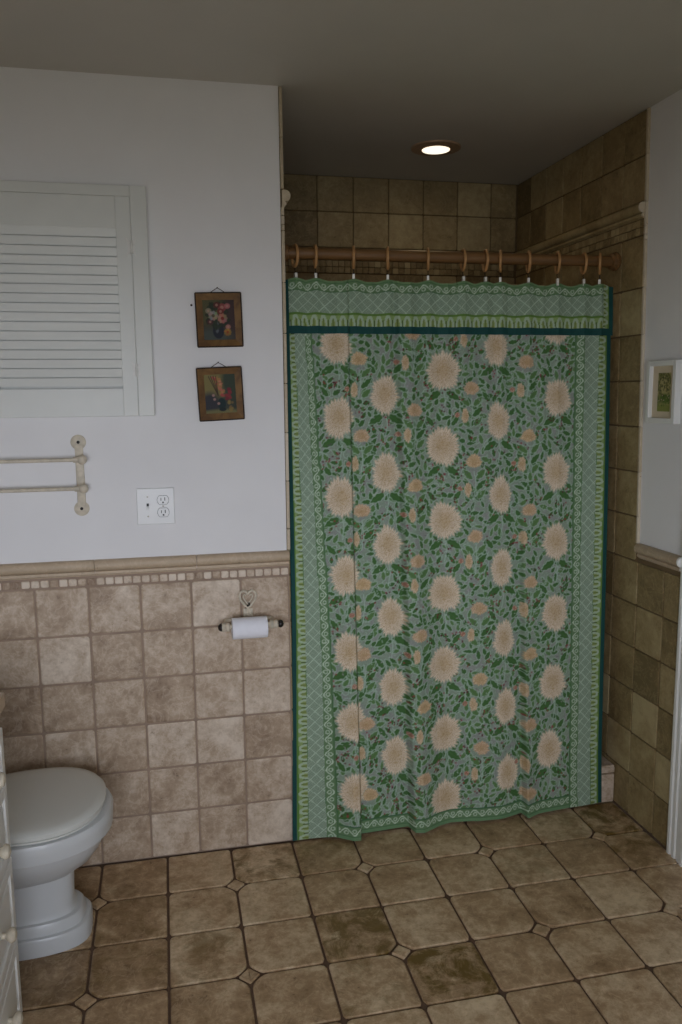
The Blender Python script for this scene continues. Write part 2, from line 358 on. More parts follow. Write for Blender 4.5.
# the tile edge strip at the corner, one piece per course, with the end of the moulding
T = Tiles(); ye = lambda u, v, h: (u, -h+.006, v)
cuts = [RZ+.001]+[k*Q for k in range(7, 14)]+[2.024, 2.050, 2.077]
for a, b in zip(cuts, cuts[1:]): T.add(rect(-.0095, .0022, a, b), ye, -.004, .006, ease=.0015, gap=.0012, rnd=.0015, tint=random.gauss(.55, .2))
for a, b in ((2.128, 2.277), (2.277, H-.001)): T.add(rect(-.0095, .0022, a, b), ye, -.004, .006, ease=.0015, gap=.0012, rnd=.0015, tint=random.gauss(.45, .2))
tr1 = struct(T.build('trim_1', M_EDGE))
# alcove left wall and its lining
bm = B(); box(bm, -.13, -.0075, .1285, D+.1, 0, H); box(bm, EDGE+.0002, -.0055, .012, .1284, 0, H); wal = struct(obj('wall_alcove_left', bm, M_GROUT_S))
def shower_rows():
    return [(r*Q, (r+1)*Q if r < 12 else 2.022, 0) for r in range(13)]+[(2.024, 2.0495, 1), (2.050, 2.076, 1), (2.130, 2.277, 0), (2.277, H-.001, 0)]
T = Tiles(); xa = lambda u, v, h: (-.006+h, u, v)
for v0, v1, ms in shower_rows():
    step = .027 if ms else .1537; u = .0075
    while u < D-.02:
        T.add(rect(u, min(u+step, D), v0, v1), xa, -.001, .007, ease=.003, gap=.0018, rnd=.005, tint=random.gauss(.5, .2)); u += step
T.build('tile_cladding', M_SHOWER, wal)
bm = B(); prism(bm, rp, .0075, D-.004, lambda o, z, t: (o, t, 2.127+z)); o = obj('chair_rail', bm, M_EDGE, wal, smooth=True); add_tile_attr(o, .6)
# alcove back wall
bm = B(); box(bm, -.13, W+.12, D+.006, D+.1, 0, H); wab = struct(obj('wall_alcove_back', bm, M_GROUT_S))
T = Tiles(); yb = lambda u, v, h: (u, D+.006-h, v)
for v0, v1, ms in shower_rows():
    step = .027 if ms else P; u = .1317-2*P if not ms else .0
    while u < W-.004:
        a, b = max(u, .002), min(u+step, W-.003)
        if b-a > .01: T.add(rect(a, b, v0, v1), yb, -.002, .006, ease=.0015 if ms else .003, gap=.0009 if ms else .0018, rnd=.002 if ms else .005, tint=random.gauss(.5, .22))
        u += step
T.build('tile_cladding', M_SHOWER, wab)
bm = B(); prism(bm, rp, .004, W-.004, lambda o, z, t: (t, D-o, 2.127+z)); o = obj('chair_rail', bm, M_SHOWER, wab, smooth=True); add_tile_attr(o, .6)
# right wall: tiled full height in the alcove, plaster with wainscot beyond
YA, PR, YT, YC = .0627, .1537, -.078, -.345
def shear(y, z):
    return y + (.045*max(0, z-Z6)/1.4)*(1-(y-YT)/(D-YT))
bm = B(); box(bm, W+.008, W+.12, YB-.1, YC-.8, 0, H); box(bm, W+.008, W+.12, YC-.09, D+.1, 0, H); box(bm, W+.008, W+.12, YC-.8, YC-.09, 2.03, H); wr = struct(obj('wall_right', bm, M_PLASTER))
bm = B(); prism(bm, [(shear(YT, Z6+.07)-.002, Z6+.07), (shear(YT, H)-.002, H-.0005), (D, H-.0005), (D, Z6+.07)], W+.005, W+.0078, lambda u, v, t: (t, u, v)); box(bm, W+.005, W+.0078, YC, D, 0, Z6+.06); obj('grout_bed', bm, M_GROUT_S, wr)
T = Tiles(); xr = lambda u, v, h: (W+.006-h, shear(u, v), v)
for v0, v1, ms in shower_rows():
    low = v1 < Z6+.01
    if ms:
        u = D
        while u > YT+.012: T.add(rect(max(u-.027, YT+.002), u, v0, v1), xr, -.002, .0055, ease=.0015, gap=.001, rnd=.002, tint=random.gauss(.5, .25)); u -= .027
        continue
    ys = [D]+[YA+k*PR for k in range(5, -1, -1)]
    ys += [YA-PR, YA-2*PR, YC+.002] if low else [YT+.004]
    for a, b in zip(ys, ys[1:]):
        T.add(rect(b, a, v0, v1), xr, -.002, .006+random.uniform(-.0008, .0008), ease=.002, gap=.0026, rnd=.006, tint=random.gauss(.5, .25), stain=.15)
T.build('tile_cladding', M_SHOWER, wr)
bm = B(); prism(bm, rp, D-.004, shear(YT, 2.1)+.006, lambda o, z, t: (W-o, t, 2.127+z)); o = obj('chair_rail', bm, M_SHOWER, wr, smooth=True); add_tile_attr(o, .75)
bm = B(); prism(bm, rp, shear(YT, 2.1)+.006, shear(YT, 2.1)-.001, lambda o, z, t: (W-o, t, 2.127+z)); o = obj('rail_end', bm, M_EDGE, wr, smooth=True); add_tile_attr(o, .8)
bm = B(); prism(bm, rp, YT-.016, YC+.012, lambda o, z, t: (W+.002-o, t, RZ-.018+z)); o = obj('chair_rail', bm, M_RAIL, wr, smooth=True); add_tile_attr(o, .25)
bm = B(); prism(bm, rp, YC+.012, YC+.001, lambda o, z, t: (W+.002-o, t, RZ-.018+z)); sphere(bm, (W-.012, YC+.001, RZ-.034), (.013, .006, .016)); o = obj('rail_end', bm, M_WHITE, wr, smooth=True)
T = Tiles(); xe = lambda u, v, h: (W+.008-h, u, v)
cuts = [Z6+.062]+[k*Q for k in range(7, 14)]+[2.024, 2.050, 2.127, 2.277, H-.001]
for a, b in zip(cuts, cuts[1:]):
    T.add([(shear(YT, a)-.008, a), (shear(YT, a)+.003, a), (shear(YT, b)+.003, b), (shear(YT, b)-.008, b)], xe, -.002, .010, ease=.002, gap=.0006, rnd=.001, tint=random.gauss(.8, .2))
tr2 = struct(T.build('trim_2', M_EDGE))
# shower curb
bm = B(); box(bm, .002, W-.001, .003, .118, -.006, .138); curb = struct(obj('trim_3', bm, M_GROUT_S))
T = Tiles()
for i in range(8):
    a, b = i*P+.003, min((i+1)*P+.003, W-.001)
    if b-a < .01: continue
    T.add(rect(a, b, .0, .112), lambda u, v, h: (u, .003-h, v), -.002, .007, tint=random.gauss(.6, .15))
    T.add(rect(a, b, .114, .140), lambda u, v, h: (u, .003-h, v), -.002, .008, tint=random.gauss(.6, .15))
    T.add(rect(a, b, -.003, .12), lambda u, v, h: (u, v, .136+h), -.002, .007, tint=random.gauss(.6, .15))
T.build('tile_cladding', M_TILE, curb)
# door and its fluted casing at the right edge
bm = B()
def casing(bm, y0, y1, z0, z1):
    p = [(0, 0), (.016, 0), (.018, .006), (.018, .016), (.013, .02), (.013, .026), (.018, .03), (.018, .042), (.013, .046), (.013, .052), (.018, .056), (.018, .072), (.022, .078), (.022, .09), (0, .09)]
    prism(bm, p, z0, z1, lambda o, v, t: (W+.0075-o*1.15, y0-v*(y0-y1)/.09, t))
casing(bm, YC, YC-.09, .0005, 2.1); casing(bm, YC-.80, YC-.89, .0005, 2.1); box(bm, W-.013, W+.0078, YC-.89, YC, 2.1, 2.19, .003)
struct(obj('trim_4', bm, M_WHITE))
bm = B(); box(bm, W+.012, W+.05, YC-.798, YC-.093, .006, 2.026, .002)
for z0, z1 in ((.15, .9), (1.05, 1.88)):
    for y0, y1 in ((-.17, -.41), (-.48, -.72)):
        box(bm, W+.007, W+.014, YC+y1, YC+y0, z0, z1, .004)
door = struct(obj('door_1', bm, M_DOOR))
for z in (.62, 1.75):
    bm = B(); tube(bm, [(W+.004, YC-.092, z-.045), (W+.004, YC-.092, z+.045)], .006, 10); box(bm, W+.004, W+.0116, YC-.125, YC-.094, z-.045, z+.045); obj('door_hinge', bm, M_METAL, door)
bm = B(); lathe(bm, [(.026, 0), (.026, .006), (.010, .01), (.010, .035), (.022, .042), (.027, .055), (.022, .068), (.005, .072)], (W+.012, YC-.73, .95), (-1, 0, 0)); obj('door_handle', bm, M_METAL, door, smooth=True)

# ------------------------------------------------------------------ shower curtain (colours are the cloth's print)
class Canvas:
    def __init__(s, x0, z0, nx, nz, dx, base):
        s.x0, s.z0, s.dx = x0, z0, dx; s.a = np.empty((nz, nx, 3)); s.a[:] = lin(base)
        s.X, s.Z = np.meshgrid(x0+dx*np.arange(nx), z0+dx*np.arange(nz))
    def win(s, cx, cz, r):
        i0 = max(0, int((cx-r-s.x0)/s.dx)); i1 = min(s.a.shape[1], int((cx+r-s.x0)/s.dx)+2)
        j0 = max(0, int((cz-r-s.z0)/s.dx)); j1 = min(s.a.shape[0], int((cz+r-s.z0)/s.dx)+2)
        return (slice(j0, j1), slice(i0, i1)) if i1 > i0 and j1 > j0 else None
    def put(s, w, m, col, op=1.0):
        m = np.clip(m, 0, 1)[..., None]*op; s.a[w] = s.a[w]*(1-m)+np.array(lin(col))*m
    def ellipse(s, cx, cz, rx, rz, col, rot=0, op=1, soft=None):
        w = s.win(cx, cz, max(rx, rz)*1.15+s.dx*2)
        if not w: return
        x, z = s.X[w]-cx, s.Z[w]-cz; c, n = math.cos(rot), math.sin(rot); u, v = x*c+z*n, -x*n+z*c
        d = np.hypot(u/rx, v/rz); e = (soft or s.dx)/min(rx, rz); s.put(w, (1-d)/e+.5, col, op)
    def line(s, pts, wd, col, op=1):
        for (a, b), (c, d) in zip(pts, pts[1:]):
            L = math.hypot(c-a, d-b)
            w = s.win((a+c)/2, (b+d)/2, L/2+wd+s.dx)
            if not w or L == 0: continue
            x, z = s.X[w], s.Z[w]; t = np.clip(((x-a)*(c-a)+(z-b)*(d-b))/L**2, 0, 1)
            r = np.hypot(x-a-t*(c-a), z-b-t*(d-b)); s.put(w, (wd-r)/s.dx+.5, col, op)
    def leaf(s, cx, cz, L, wd, rot, col, edge, vein=None):
        w = s.win(cx, cz, L*.75+.004)
        if not w: return
        x, z = s.X[w]-cx, s.Z[w]-cz; c, n = math.cos(rot), math.sin(rot); u, v = x*c+z*n, -x*n+z*c
        t = np.clip(u/L+.5, 0, 1); prof = wd*np.sin(np.pi*t**.75)**.8*(1+.12*np.sin(t*20)); inside = (np.abs(u) < L/2)
        e = .0027
        s.put(w, ((prof+e-np.abs(v))/s.dx+.5)*(np.abs(u) < L/2+e), edge, .75)
        s.put(w, ((prof-np.abs(v))/s.dx+.5)*inside, col)
        if vein: s.put(w, ((.0007-np.abs(v))/s.dx+.5)*inside, vein, .6)
LEAF = (.28, .43, .235); LEAF2 = (.37, .51, .31); PALE = (.66, .755, .68); GROUND_C = (.55, .615, .545); MAUVE = (.57, .555, .56)
BERRY = (.36, .15, .19); CREAM = (.885, .825, .735); TAN = (.71, .595, .415); ROSE = (.80, .685, .57)
def dahlia(cv, cx, cz, rx, rz, petals=32, col=CREAM, heart=TAN, sd=0, fan=0.0):
    w = cv.win(cx, cz, max(rx, rz)*1.45)
    if not w: return
    g = np.random.default_rng(int(sd*100)+5)
    x, z = cv.X[w]-cx, cv.Z[w]-cz; u, v = x/rx, z/rz; r = np.hypot(u, v); th = np.arctan2(v, u)
    ln = g.uniform(.86, 1.04, petals+1); ln[-1] = ln[0]; ph = (th/(2*np.pi)+.5)*petals; i = np.clip(ph.astype(int), 0, petals-1); f = ph-i
    lim = ln[i]-.15*(np.abs(f-.5)*2)**1.5+np.maximum(0, np.sin(th))**4*.13-fan*np.maximum(0, -np.sin(th))**2*.25
    cv.put(w, np.clip((lim*1.14-r)/.12, 0, 1), (.60, .645, .56), .75)        # misty fringe
    cv.put(w, (lim-r)/.10+.3, col)
    i2 = ((ph*1.5+.37*np.floor(r*5)) % 1)
    cv.put(w, (np.abs(i2-.5) > .36)*(r < lim*.97)*.62, heart)
    cv.put(w, (np.abs(i2-.5) < .10)*(r < lim*.92)*.45, (.93, .87, .78))
    cv.put(w, (r < lim)*np.clip((.78-np.hypot(u, v-.10))/.6, 0, 1)*.60, heart)
    cv.put(w, (r < lim*.95)*(g.random(r.shape) < .16)*.35, (.58, .44, .30))
DX = .0025; ZB, ZT = .010, 1.880
XW = 1.165; NXC, NZC = int(XW/DX)+1, int((ZT-ZB)/DX)+1
def left_edge(z): return np.where(z < .72, -.012+.0185*z/.72, .0065+.006*np.clip((z-.72)/1.1, 0, 1))
def right_edge(z): return 1.140+.038*np.clip((z-.2)/1.6, 0, 1)
FA = [(.179, 1.668), (.18, 1.43), (.182, 1.17), (.189, .909), (.194, .656), (.198, .413), (.202, .175)]
FB = [(.342, 1.505), (.341, 1.244), (.342, 1.002), (.348, .754), (.351, .51), (.354, .27)]
FC = [(.547, 1.582), (.542, 1.327), (.544, 1.075), (.539, .824), (.534, .578), (.533, .333), (.532, .102)]
FD = [(.74, 1.663), (.745, 1.408), (.75, 1.157), (.749, .903), (.755, .653), (.759, .409), (.762, .172)]
FE = [(.967, 1.739), (.97, 1.491), (.961, 1.23), (.956, .984), (.949, .733), (.939, .483), (.922, .24)]
S1 = [(.256, 1.617), (.258, 1.363), (.255, 1.114), (.253, .865), (.25, .626), (.255, .384), (.262, .137)]
S2 = [(.44, 1.702), (.438, 1.446), (.436, 1.195), (.439, .94), (.442, .686), (.451, .439), (.446, .19)]
S3 = [(.646, 1.518), (.652, 1.27), (.652, 1.012), (.662, .761), (.661, .512), (.663, .267)]
S4 = [(.853, 1.607), (.855, 1.352), (.853, 1.097), (.854, .842), (.85, .589), (.843, .335), (.839, .089)]
K1 = [(.238, 1.521), (.235, 1.274), (.233, 1.024), (.233, .772), (.234, .533), (.235, .289)]
K2 = [(.41, 1.609), (.412, 1.368), (.423, 1.1), (.425, .862), (.427, .621), (.431, .343)]
K3 = [(.621, 1.686), (.623, 1.43), (.627, 1.18), (.628, .93), (.631, .676), (.636, .429), (.637, .18)]
K4 = [(.829, 1.513), (.83, 1.259), (.831, 1.004), (.83, .75), (.829, .466), (.828, .2)]
cv = Canvas(-.010, ZB, NXC+12, NZC, DX, GROUND_C)
# mottled dotted ground
h = rng.random(cv.a.shape[:2]); blur = h.copy()
for ax in (0, 1):
    for _ in range(3): blur = (blur+np.roll(blur, 2, ax)+np.roll(blur, -2, ax)+np.roll(blur, 1, ax))/4
cv.a[:] = np.where((blur > .51)[..., None], np.array(lin(MAUVE))*.55+cv.a*.45, cv.a); cv.a *= (.86+.28*h)[..., None]
big = [(p, rx) for L, rx in ((FA, .055), (FB, .051), (FC, .064), (FD, .047), (FE, .056)) for p in L]
sec = [p for L in (S1, S2, S3, S4) for p in L]; bud = [p for L in (K1, K2, K3, K4) for p in L]
occ = [(p[0], p[1], .062) for p, _ in big]+[(p[0], p[1], .036) for p in sec]+[(p[0], p[1], .024) for p in bud]
def curl(cx, cz, r, a0, sweep, wd=.0016, col=PALE):
    pts = [(cx+r*(1-.45*t)*math.cos(a0+sweep*t), cz+r*(1-.45*t)*math.sin(a0+sweep*t)) for t in [i/7 for i in range(8)]]
    cv.line(pts, wd, col, .75)
for i in range(420):                         # tangle of pale tendrils
    curl(rng.uniform(0, 1.16), rng.uniform(.02, 1.8), rng.uniform(.012, .03), rng.uniform(0, 6.3), rng.uniform(2, 4.5)*random.choice((1, -1)), .0013)
pos = []
for i in range(13000):                        # small leaves fill the ground
    x, z = rng.uniform(.06, 1.09), rng.uniform(.03, 1.80)
    if any((x-a)**2+((z-b)*.9)**2 < (r*.86)**2 for a, b, r in occ): continue
    if any((x-a)**2+(z-b)**2 < .0178**2 for a, b in pos): continue
    pos.append((x, z))
    c = LEAF if rng.random() < .62 else LEAF2
    cv.leaf(x, z, rng.uniform(.020, .036), rng.uniform(.0050, .0085), rng.choice((.9, 2.2, 1.2, 2.0, .3, 2.8, 1.57))+rng.normal(0, .25), c, PALE)
for (x, z), rx in big:                       # paired leaves under each bloom and a stem
    for s in (-1, 1):
        cv.leaf(x+s*.034, z-.083, .056, .012, -s*.55 if s > 0 else .55+math.pi, LEAF, PALE, LEAF2)
        cv.leaf(x+s*.046, z+.088, .042, .009, s*.9+(0 if s > 0 else math.pi), LEAF, PALE, LEAF2)
    cv.line([(x, z-.06), (x+.006, z-.10), (x-.002, z-.14)], .0018, PALE, .8)
for x, z in sec:                             # a leafy sprig below each small bloom
    cv.line([(x, z-.03), (x+.004, z-.07), (x-.004, z-.125)], .0018, PALE, .85)
    for k2, (dz, L) in enumerate(((.05, .042), (.085, .048), (.118, .04))):
        for s in (-1, 1): cv.leaf(x+s*.024, z-dz+.012, L, .0095, (.75 if s > 0 else math.pi-.75), LEAF if k2 % 2 else LEAF2, PALE, LEAF)
for i in range(2600):                        # flecks of mauve and pale green between the leaves
    x, z, a = rng.uniform(.05, 1.10), rng.uniform(.03, 1.80), rng.uniform(0, 6.3); L = rng.uniform(.003, .008)
    cv.line([(x, z), (x+L*math.cos(a), z+L*math.sin(a))], .0013, (PALE, (.68, .66, .68), PALE, (.40, .36, .40))[i % 4], .8)
for i in range(700):                         # berry clusters
    x, z = rng.uniform(.1, 1.04), rng.uniform(.04, 1.78)
    if any((x-a)**2+(z-b)**2 < (r*.9)**2 for a, b, r in occ): continue
    for j in range(rng.integers(2, 5)):
        cv.ellipse(x+rng.normal(0, .008), z+rng.normal(0, .008), .0031, .0031, BERRY if rng.random() < .6 else (.56, .24, .26), op=.85)
for n, ((x, z), rx) in enumerate(big): dahlia(cv, x, z-.003, rx, .066, 30, sd=n*.7)
for n, (x, z) in enumerate(sec): dahlia(cv, x, z+.002, .031, .026, 17, ROSE if n % 3 else (.82, .71, .56), TAN, n, fan=1.0)
for n, (x, z) in enumerate(bud):
    dahlia(cv, x, z, .014, .026, 9, (.82, .73, .61), TAN, n); dahlia(cv, x-.028, z+.004, .010, .009, 6, (.72, .54, .46), (.6, .4, .34), n)
# borders, measured from the two edges and the hem
def border(cv, el, er, zlo, side=True, hem=True, valance=False):
    X, Z = cv.X, cv.Z; dl, dr = (X-el)/(1.2-.31*Z), (er-X)/1.03; a = cv.a
    if valance: dl, dr = X-el, er-X
    c = lambda m, col, op=1: cv.put((slice(None), slice(None)), m.astype(float), col, op)
    LIME = (.54, .64, .40); LATT = (.58, .65, .565); WHITE_ = (.74, .81, .72); SEAF = (.38, .52, .42)
    def scroll(t, d, m, wid):                # running vine: t along, d across (0..wid)
        c(m, (.41, .525, .375)); per = .052; ph = t/per*2*np.pi
        c(m & (np.abs(d-wid/2-.30*wid*np.sin(ph)) < .0024), WHITE_)
        for sgn in (1, -1):
            tt = (t-sgn*per*.25) % per-per*.5*.0; u = np.minimum((t-sgn*per*.25) % per, per-(t-sgn*per*.25) % per)
            q = np.hypot(u, d-wid/2+sgn*wid*.10); c(m & (np.abs(q-.0058) < .0018), WHITE_, .8)
        c(m & ((d < .0022) | (d > wid-.0022)), (.30, .46, .30))
    def lattice(t, d, m):
        c(m, LATT); p = .036
        f1 = np.abs(((t+d) % p)-p/2) < .0017; f2 = np.abs(((t-d) % p)-p/2) < .0017; cell = (np.floor((t+d)/p)+np.floor((t-d)/p)) % 2 == 0
        f3 = (np.abs(((t+d) % (p/4))-p/8) < .0012) & cell; f4 = (np.abs(((t-d) % (p/4))-p/8) < .0012) & ~cell
        c(m & (f3 | f4), (.45, .555, .47), .85); c(m & (f1 | f2), (.72, .80, .71), .85)
    def leafb(t, d, m, wid):
        c(m, LIME, 1); p = .031; u = (t % p)/p-.5
        c(m & (np.abs(u) < .42*np.sqrt(np.clip(1-(d/wid/.92)**2, 0, 1))) & (d < wid*.92), (.67, .745, .64)); c(m & (np.abs(u) < .20*np.sqrt(np.clip(1-(d/wid/.6)**2, 0, 1))) & (d < wid*.6), (.56, .63, .38)); c(m & (np.abs(u) < .04) & (d < wid*.6), (.36, .44, .2))
        c(m & (np.abs(u) > .455) & (d < wid*.5), (.16, .20, .12)); c(m & (d > wid*.85), (.38, .52, .24))
    if hem:
        dz = Z-zlo; m = (dz < .046); c(m & (dz >= 0), (.42, .55, .40)); scroll(X, dz-.012, m & (dz > .012), .034)
        c((dz >= .046) & (dz < .050), (.27, .42, .30))
    if side:
        for d in (dl, dr):
            c(d < .132, (.37, .49, .35)); scroll(Z, d-.096, (d >= .096) & (d < .130), .034) if not valance else None
            lattice(Z, d, (d >= .046) & (d < .098)); c((d >= .0445) & (d < .047), (.36, .5, .3)); leafb(Z, .046-d, (d >= .014) & (d < .046), .031)
    if valance:
        dz = Z-zlo; m0 = (dl > .016) & (dr > .040); c(m0, (.45, .56, .40)); scroll(X, dz-.138, m0 & (dz > .138) & (dz < .170), .032)
        lattice(X, dz, m0 & (dz > .068) & (dz < .138)); leafb(X, dz-.024, m0 & (dz >= .024) & (dz < .068), .044)
border(cv, left_edge(cv.Z), right_edge(cv.Z), ZB)
FOLD_X = [-.02, .008, .134, .193, .216, .227, .318, .398, .410, .441, .506, .548, .654, .734, .820, .829, .878, 1.008, 1.2]
FOLD_D = [0, 0, .008, .046, .046, .004, .006, .0, .046, .050, .016, .008, .024, .022, 0, .045, .026, .003, 0]
RINGS = [(.051, 1), (.118, .35), (.245, .1), (.362, -.1), (.501, .1), (.625, .8), (.704, .9), (.760, -.1), (.862, .6), (.970, .8), (1.069, 1), (1.132, -.1)]
RX = np.array([r[0] for r in RINGS])
def curtain_y(x, z):
    t = np.clip(z/1.86, 0, 1); base = -.018+.130*t
    xs = x-np.where(x > .36, .02, 0)*(-t)*((x < .62))
    d = np.interp(xs, FOLD_X, FOLD_D)
    wt = np.where(x < .36, 1-.60*t, np.where(x < .60, 1-.62*t, np.where(x < .78, 1-.8*t, np.clip(1.15-1.25*t, .0, 1)*1.0)))
    near = np.min(np.abs(x[..., None]-RX), -1) if x.ndim else 0
    sag = .010*np.sin(np.clip(near/.07, 0, 1)*np.pi/1)*t**3
    return base-d*wt+sag+.004*np.sin(x*23+z*2.1)*(1-t*.5)
def cloth(name, cv, el, er, zrow, parent, ytop, mat, mats_edge=None, yoff=0.0, binding=.0145, bottom_band=0.0, zedge=None):
    nz = len(zrow); nx = NXC; s = np.linspace(0, 1, nx); Z = np.repeat(zrow[:, None], nx, 1)
    X = el(Z)+(er(Z)-el(Z))*s[None, :]
    near = np.min(np.abs(X[..., None]-RX), -1)
    top = 1.8765+.0045*np.cos(np.clip(near/.05, 0, 1)*np.pi)
    Zp = Z.copy(); hi = (Z > 1.70); Zp = np.where(hi, Z+(top-1.881)*(Z-1.70)/.18, Z)
    Y = curtain_y(X, Z)+yoff
    ix = np.clip(np.round((X-cv.x0)/cv.dx).astype(int), 0, cv.a.shape[1]-1); iz = np.clip(np.round((Z-cv.z0)/cv.dx).astype(int), 0, cv.a.shape[0]-1)
    col = np.concatenate([cv.a[iz, ix], np.ones(X.shape+(1,))], -1).astype(np.float32)
    co = np.stack([X, Y, Zp], -1).reshape(-1, 3)
    idx = np.arange(nz*nx).reshape(nz, nx); q = np.stack([idx[:-1, :-1], idx[:-1, 1:], idx[1:, 1:], idx[1:, :-1]], -1).reshape(-1, 4)
    dl = (X-el(Z))[:-1, :-1].reshape(-1); dr = (er(Z)-X)[:-1, 1:].reshape(-1); zz = Z[:-1, :-1].reshape(-1)
    bl, br = dl < binding, dr < binding; bind = bl | br
    if bottom_band: bind |= zz < zrow[0]+bottom_band
    def mk(nm, quads, mt, par):
        used, inv = np.unique(quads, return_inverse=True); inv = inv.reshape(-1, 4)
        me = bpy.data.meshes.new(nm); me.vertices.add(len(used)); me.vertices.foreach_set('co', co[used].ravel())
        me.loops.add(len(inv)*4); me.loops.foreach_set('vertex_index', inv.ravel().astype(np.int32))
        me.polygons.add(len(inv)); me.polygons.foreach_set('loop_start', np.arange(0, len(inv)*4, 4, dtype=np.int32))
        me.polygons.foreach_set('use_smooth', np.ones(len(inv), bool)); me.update(calc_edges=True)
        at = me.attributes.new('print', 'FLOAT_COLOR', 'POINT'); at.data.foreach_set('color', col.reshape(-1, 4)[used].ravel())
        return link(nm, me, mt, par)
    a = mk(name, q[~bind], mat, parent)
    bs = [mk('binding', q[m], M_BINDING, None) for m in ([bind] if bottom_band else [bl, br])]
    for b in bs: b['label'] = 'dark teal edge binding'
    return [a]+bs
zr = np.linspace(ZB, ZT-.012, NZC)
ct = thing('shower_curtain', 'green floral printed cotton curtain hanging across the shower opening', 'shower curtain', (.58, .05, 1.86))
sheet = cloth('panel', cv, left_edge, right_edge, zr, None, ZT, M_CLOTH)
for o in sheet: o.parent = ct; o.matrix_parent_inverse = Matrix.Translation(ct.location).inverted()
VZ0 = 1.704; cv2 = Canvas(-.010, VZ0, NXC+12, int((ZT-VZ0)/DX)+3, DX, GROUND_C); border(cv2, left_edge(cv2.Z)-.002, right_edge(cv2.Z)+.003, VZ0, True, False, True)
vl, vb = cloth('valance', cv2, lambda z: left_edge(z)-.001, lambda z: right_edge(z)+.003, np.linspace(VZ0, ZT+.001, 72), None, ZT, M_CLOTH, yoff=-.007, bottom_band=.024)
vl['label'] = 'folded border band along the top edge'
for o in (vl, vb): o.parent = ct; o.matrix_parent_inverse = Matrix.Translation(ct.location).inverted()
vb.parent = vl; vb.matrix_parent_inverse = Matrix()
# beige liner behind it, hung inside the curb
bm = B(); n = 120; rows = []
for z in [.16+i*(1.876-.16)/16 for i in range(17)]:
    rows.append([bm.verts.new((.06+1.07*i/n, .137+.007*math.sin(i*.62+z), z)) for i in range(n+1)])
for A, C in zip(rows, rows[1:]):
    for i in range(n): bm.faces.new((A[i], A[i+1], C[i+1], C[i]))
o = obj('liner', bm, M_LINER, None, smooth=True); o.parent = ct; o.matrix_parent_inverse = Matrix.Translation(ct.location).inverted(); o['label'] = 'beige liner behind the print'

# curtain rod and rings
RY, RZC, RR = .120, 1.960, .0188
rod = thing('curtain_rod', 'brown wooden pole spanning the shower opening above the green curtain', 'curtain rod', (.6, RY, RZC))
bm = B(); tube(bm, [(-.58, 0, 0), (.578, 0, 0)], RR, 24); obj('pole', bm, M_ROD, rod, smooth=True)
for s, x in ((1, -.5975), (-1, .5958)):
    bm = B(); lathe(bm, [(.030, 0), (.032, .003), (.032, .010), (.028, .013), (.0265, .024), (.0225, .026)], (x, 0, 0), (s, 0, 0)); obj('socket', bm, M_ROD, rod, smooth=True)
ORD = ['leftmost', 'second from left', 'third from left', 'fourth from left', 'fifth from left', 'sixth from left', 'sixth from right', 'fifth from right', 'fourth from right', 'third from right', 'second from right', 'rightmost']
ring_me = None
for n, (x, a) in enumerate(RINGS):
    if ring_me is None:
        bm = B(); tube(bm, [(0, .0328*math.sin(2*math.pi*i/36), .0328*math.cos(2*math.pi*i/36)) for i in range(36)], .0050, 10, closed=True)
        t0 = obj('curtain_ring', bm, M_RING, None, smooth=True); ring_me = t0.data
        bm = B(); tube(bm, [(0, 0, 0), (0, .004, -.005), (0, -.003, -.012), (0, 0, -.017)], .0013, 6); hk = obj('hook', bm, M_IRONB, t0)
        bm = B(); box(bm, -.0042, .0042, -.014, .002, -.040, -.016, .0012); cl = obj('clip', bm, M_CLIP, t0)
        hk.location = cl.location = (0, 0, -.0382)
        o = t0; parts = (hk, cl)
    else:
        o = t0.copy(); COL.objects.link(o)
        for q in parts:
            d = q.copy(); COL.objects.link(d); d.parent = o
    o.location = (x, RY, RZC-(.0328-.0050-RR-.0004)); o.rotation_euler = (0, 0, -math.atan2(x+.384, 2.7)+a*.28)
    tag(o, 'pale wooden curtain ring with a clip, %s on the pole' % ORD[n], 'curtain ring', 'wooden curtain rings on the pole')

# ------------------------------------------------------------------ recessed ceiling light
lt = thing('recessed_light', 'lit round recessed light in the ceiling above the shower', 'ceiling light', (.657, .51, H))
bm = B(); lathe(bm, [(.052, -.002), (.053, -.0105), (.070, -.0085), (.088, -.0075), (.0925, -.0065), (.0940, -.004), (.0940, -.0004), (.052, -.0004)], (0, 0, 0), (0, 0, 1), 48, close=False); obj('trim_ring', bm, M_BRASS, lt, smooth=True)
bm = B(); lathe(bm, [(.0515, -.0006), (.0515, -.0115), (.045, -.0125), (.0, -.0130)], (0, 0, 0), (0, 0, 1), 40); obj('bulb', bm, M_BULB, lt, smooth=True)
ld = bpy.data.lights.new('bulb_light', 'AREA'); ld.shape = 'DISK'; ld.size = .1; ld.energy = BULB_POWER; ld.color = (1, .74, .40); ld.spread = math.radians(170)
lo = bpy.data.objects.new('bulb_light', ld); COL.objects.link(lo); lo.parent = lt; lo.location = (0, 0, -.0155)

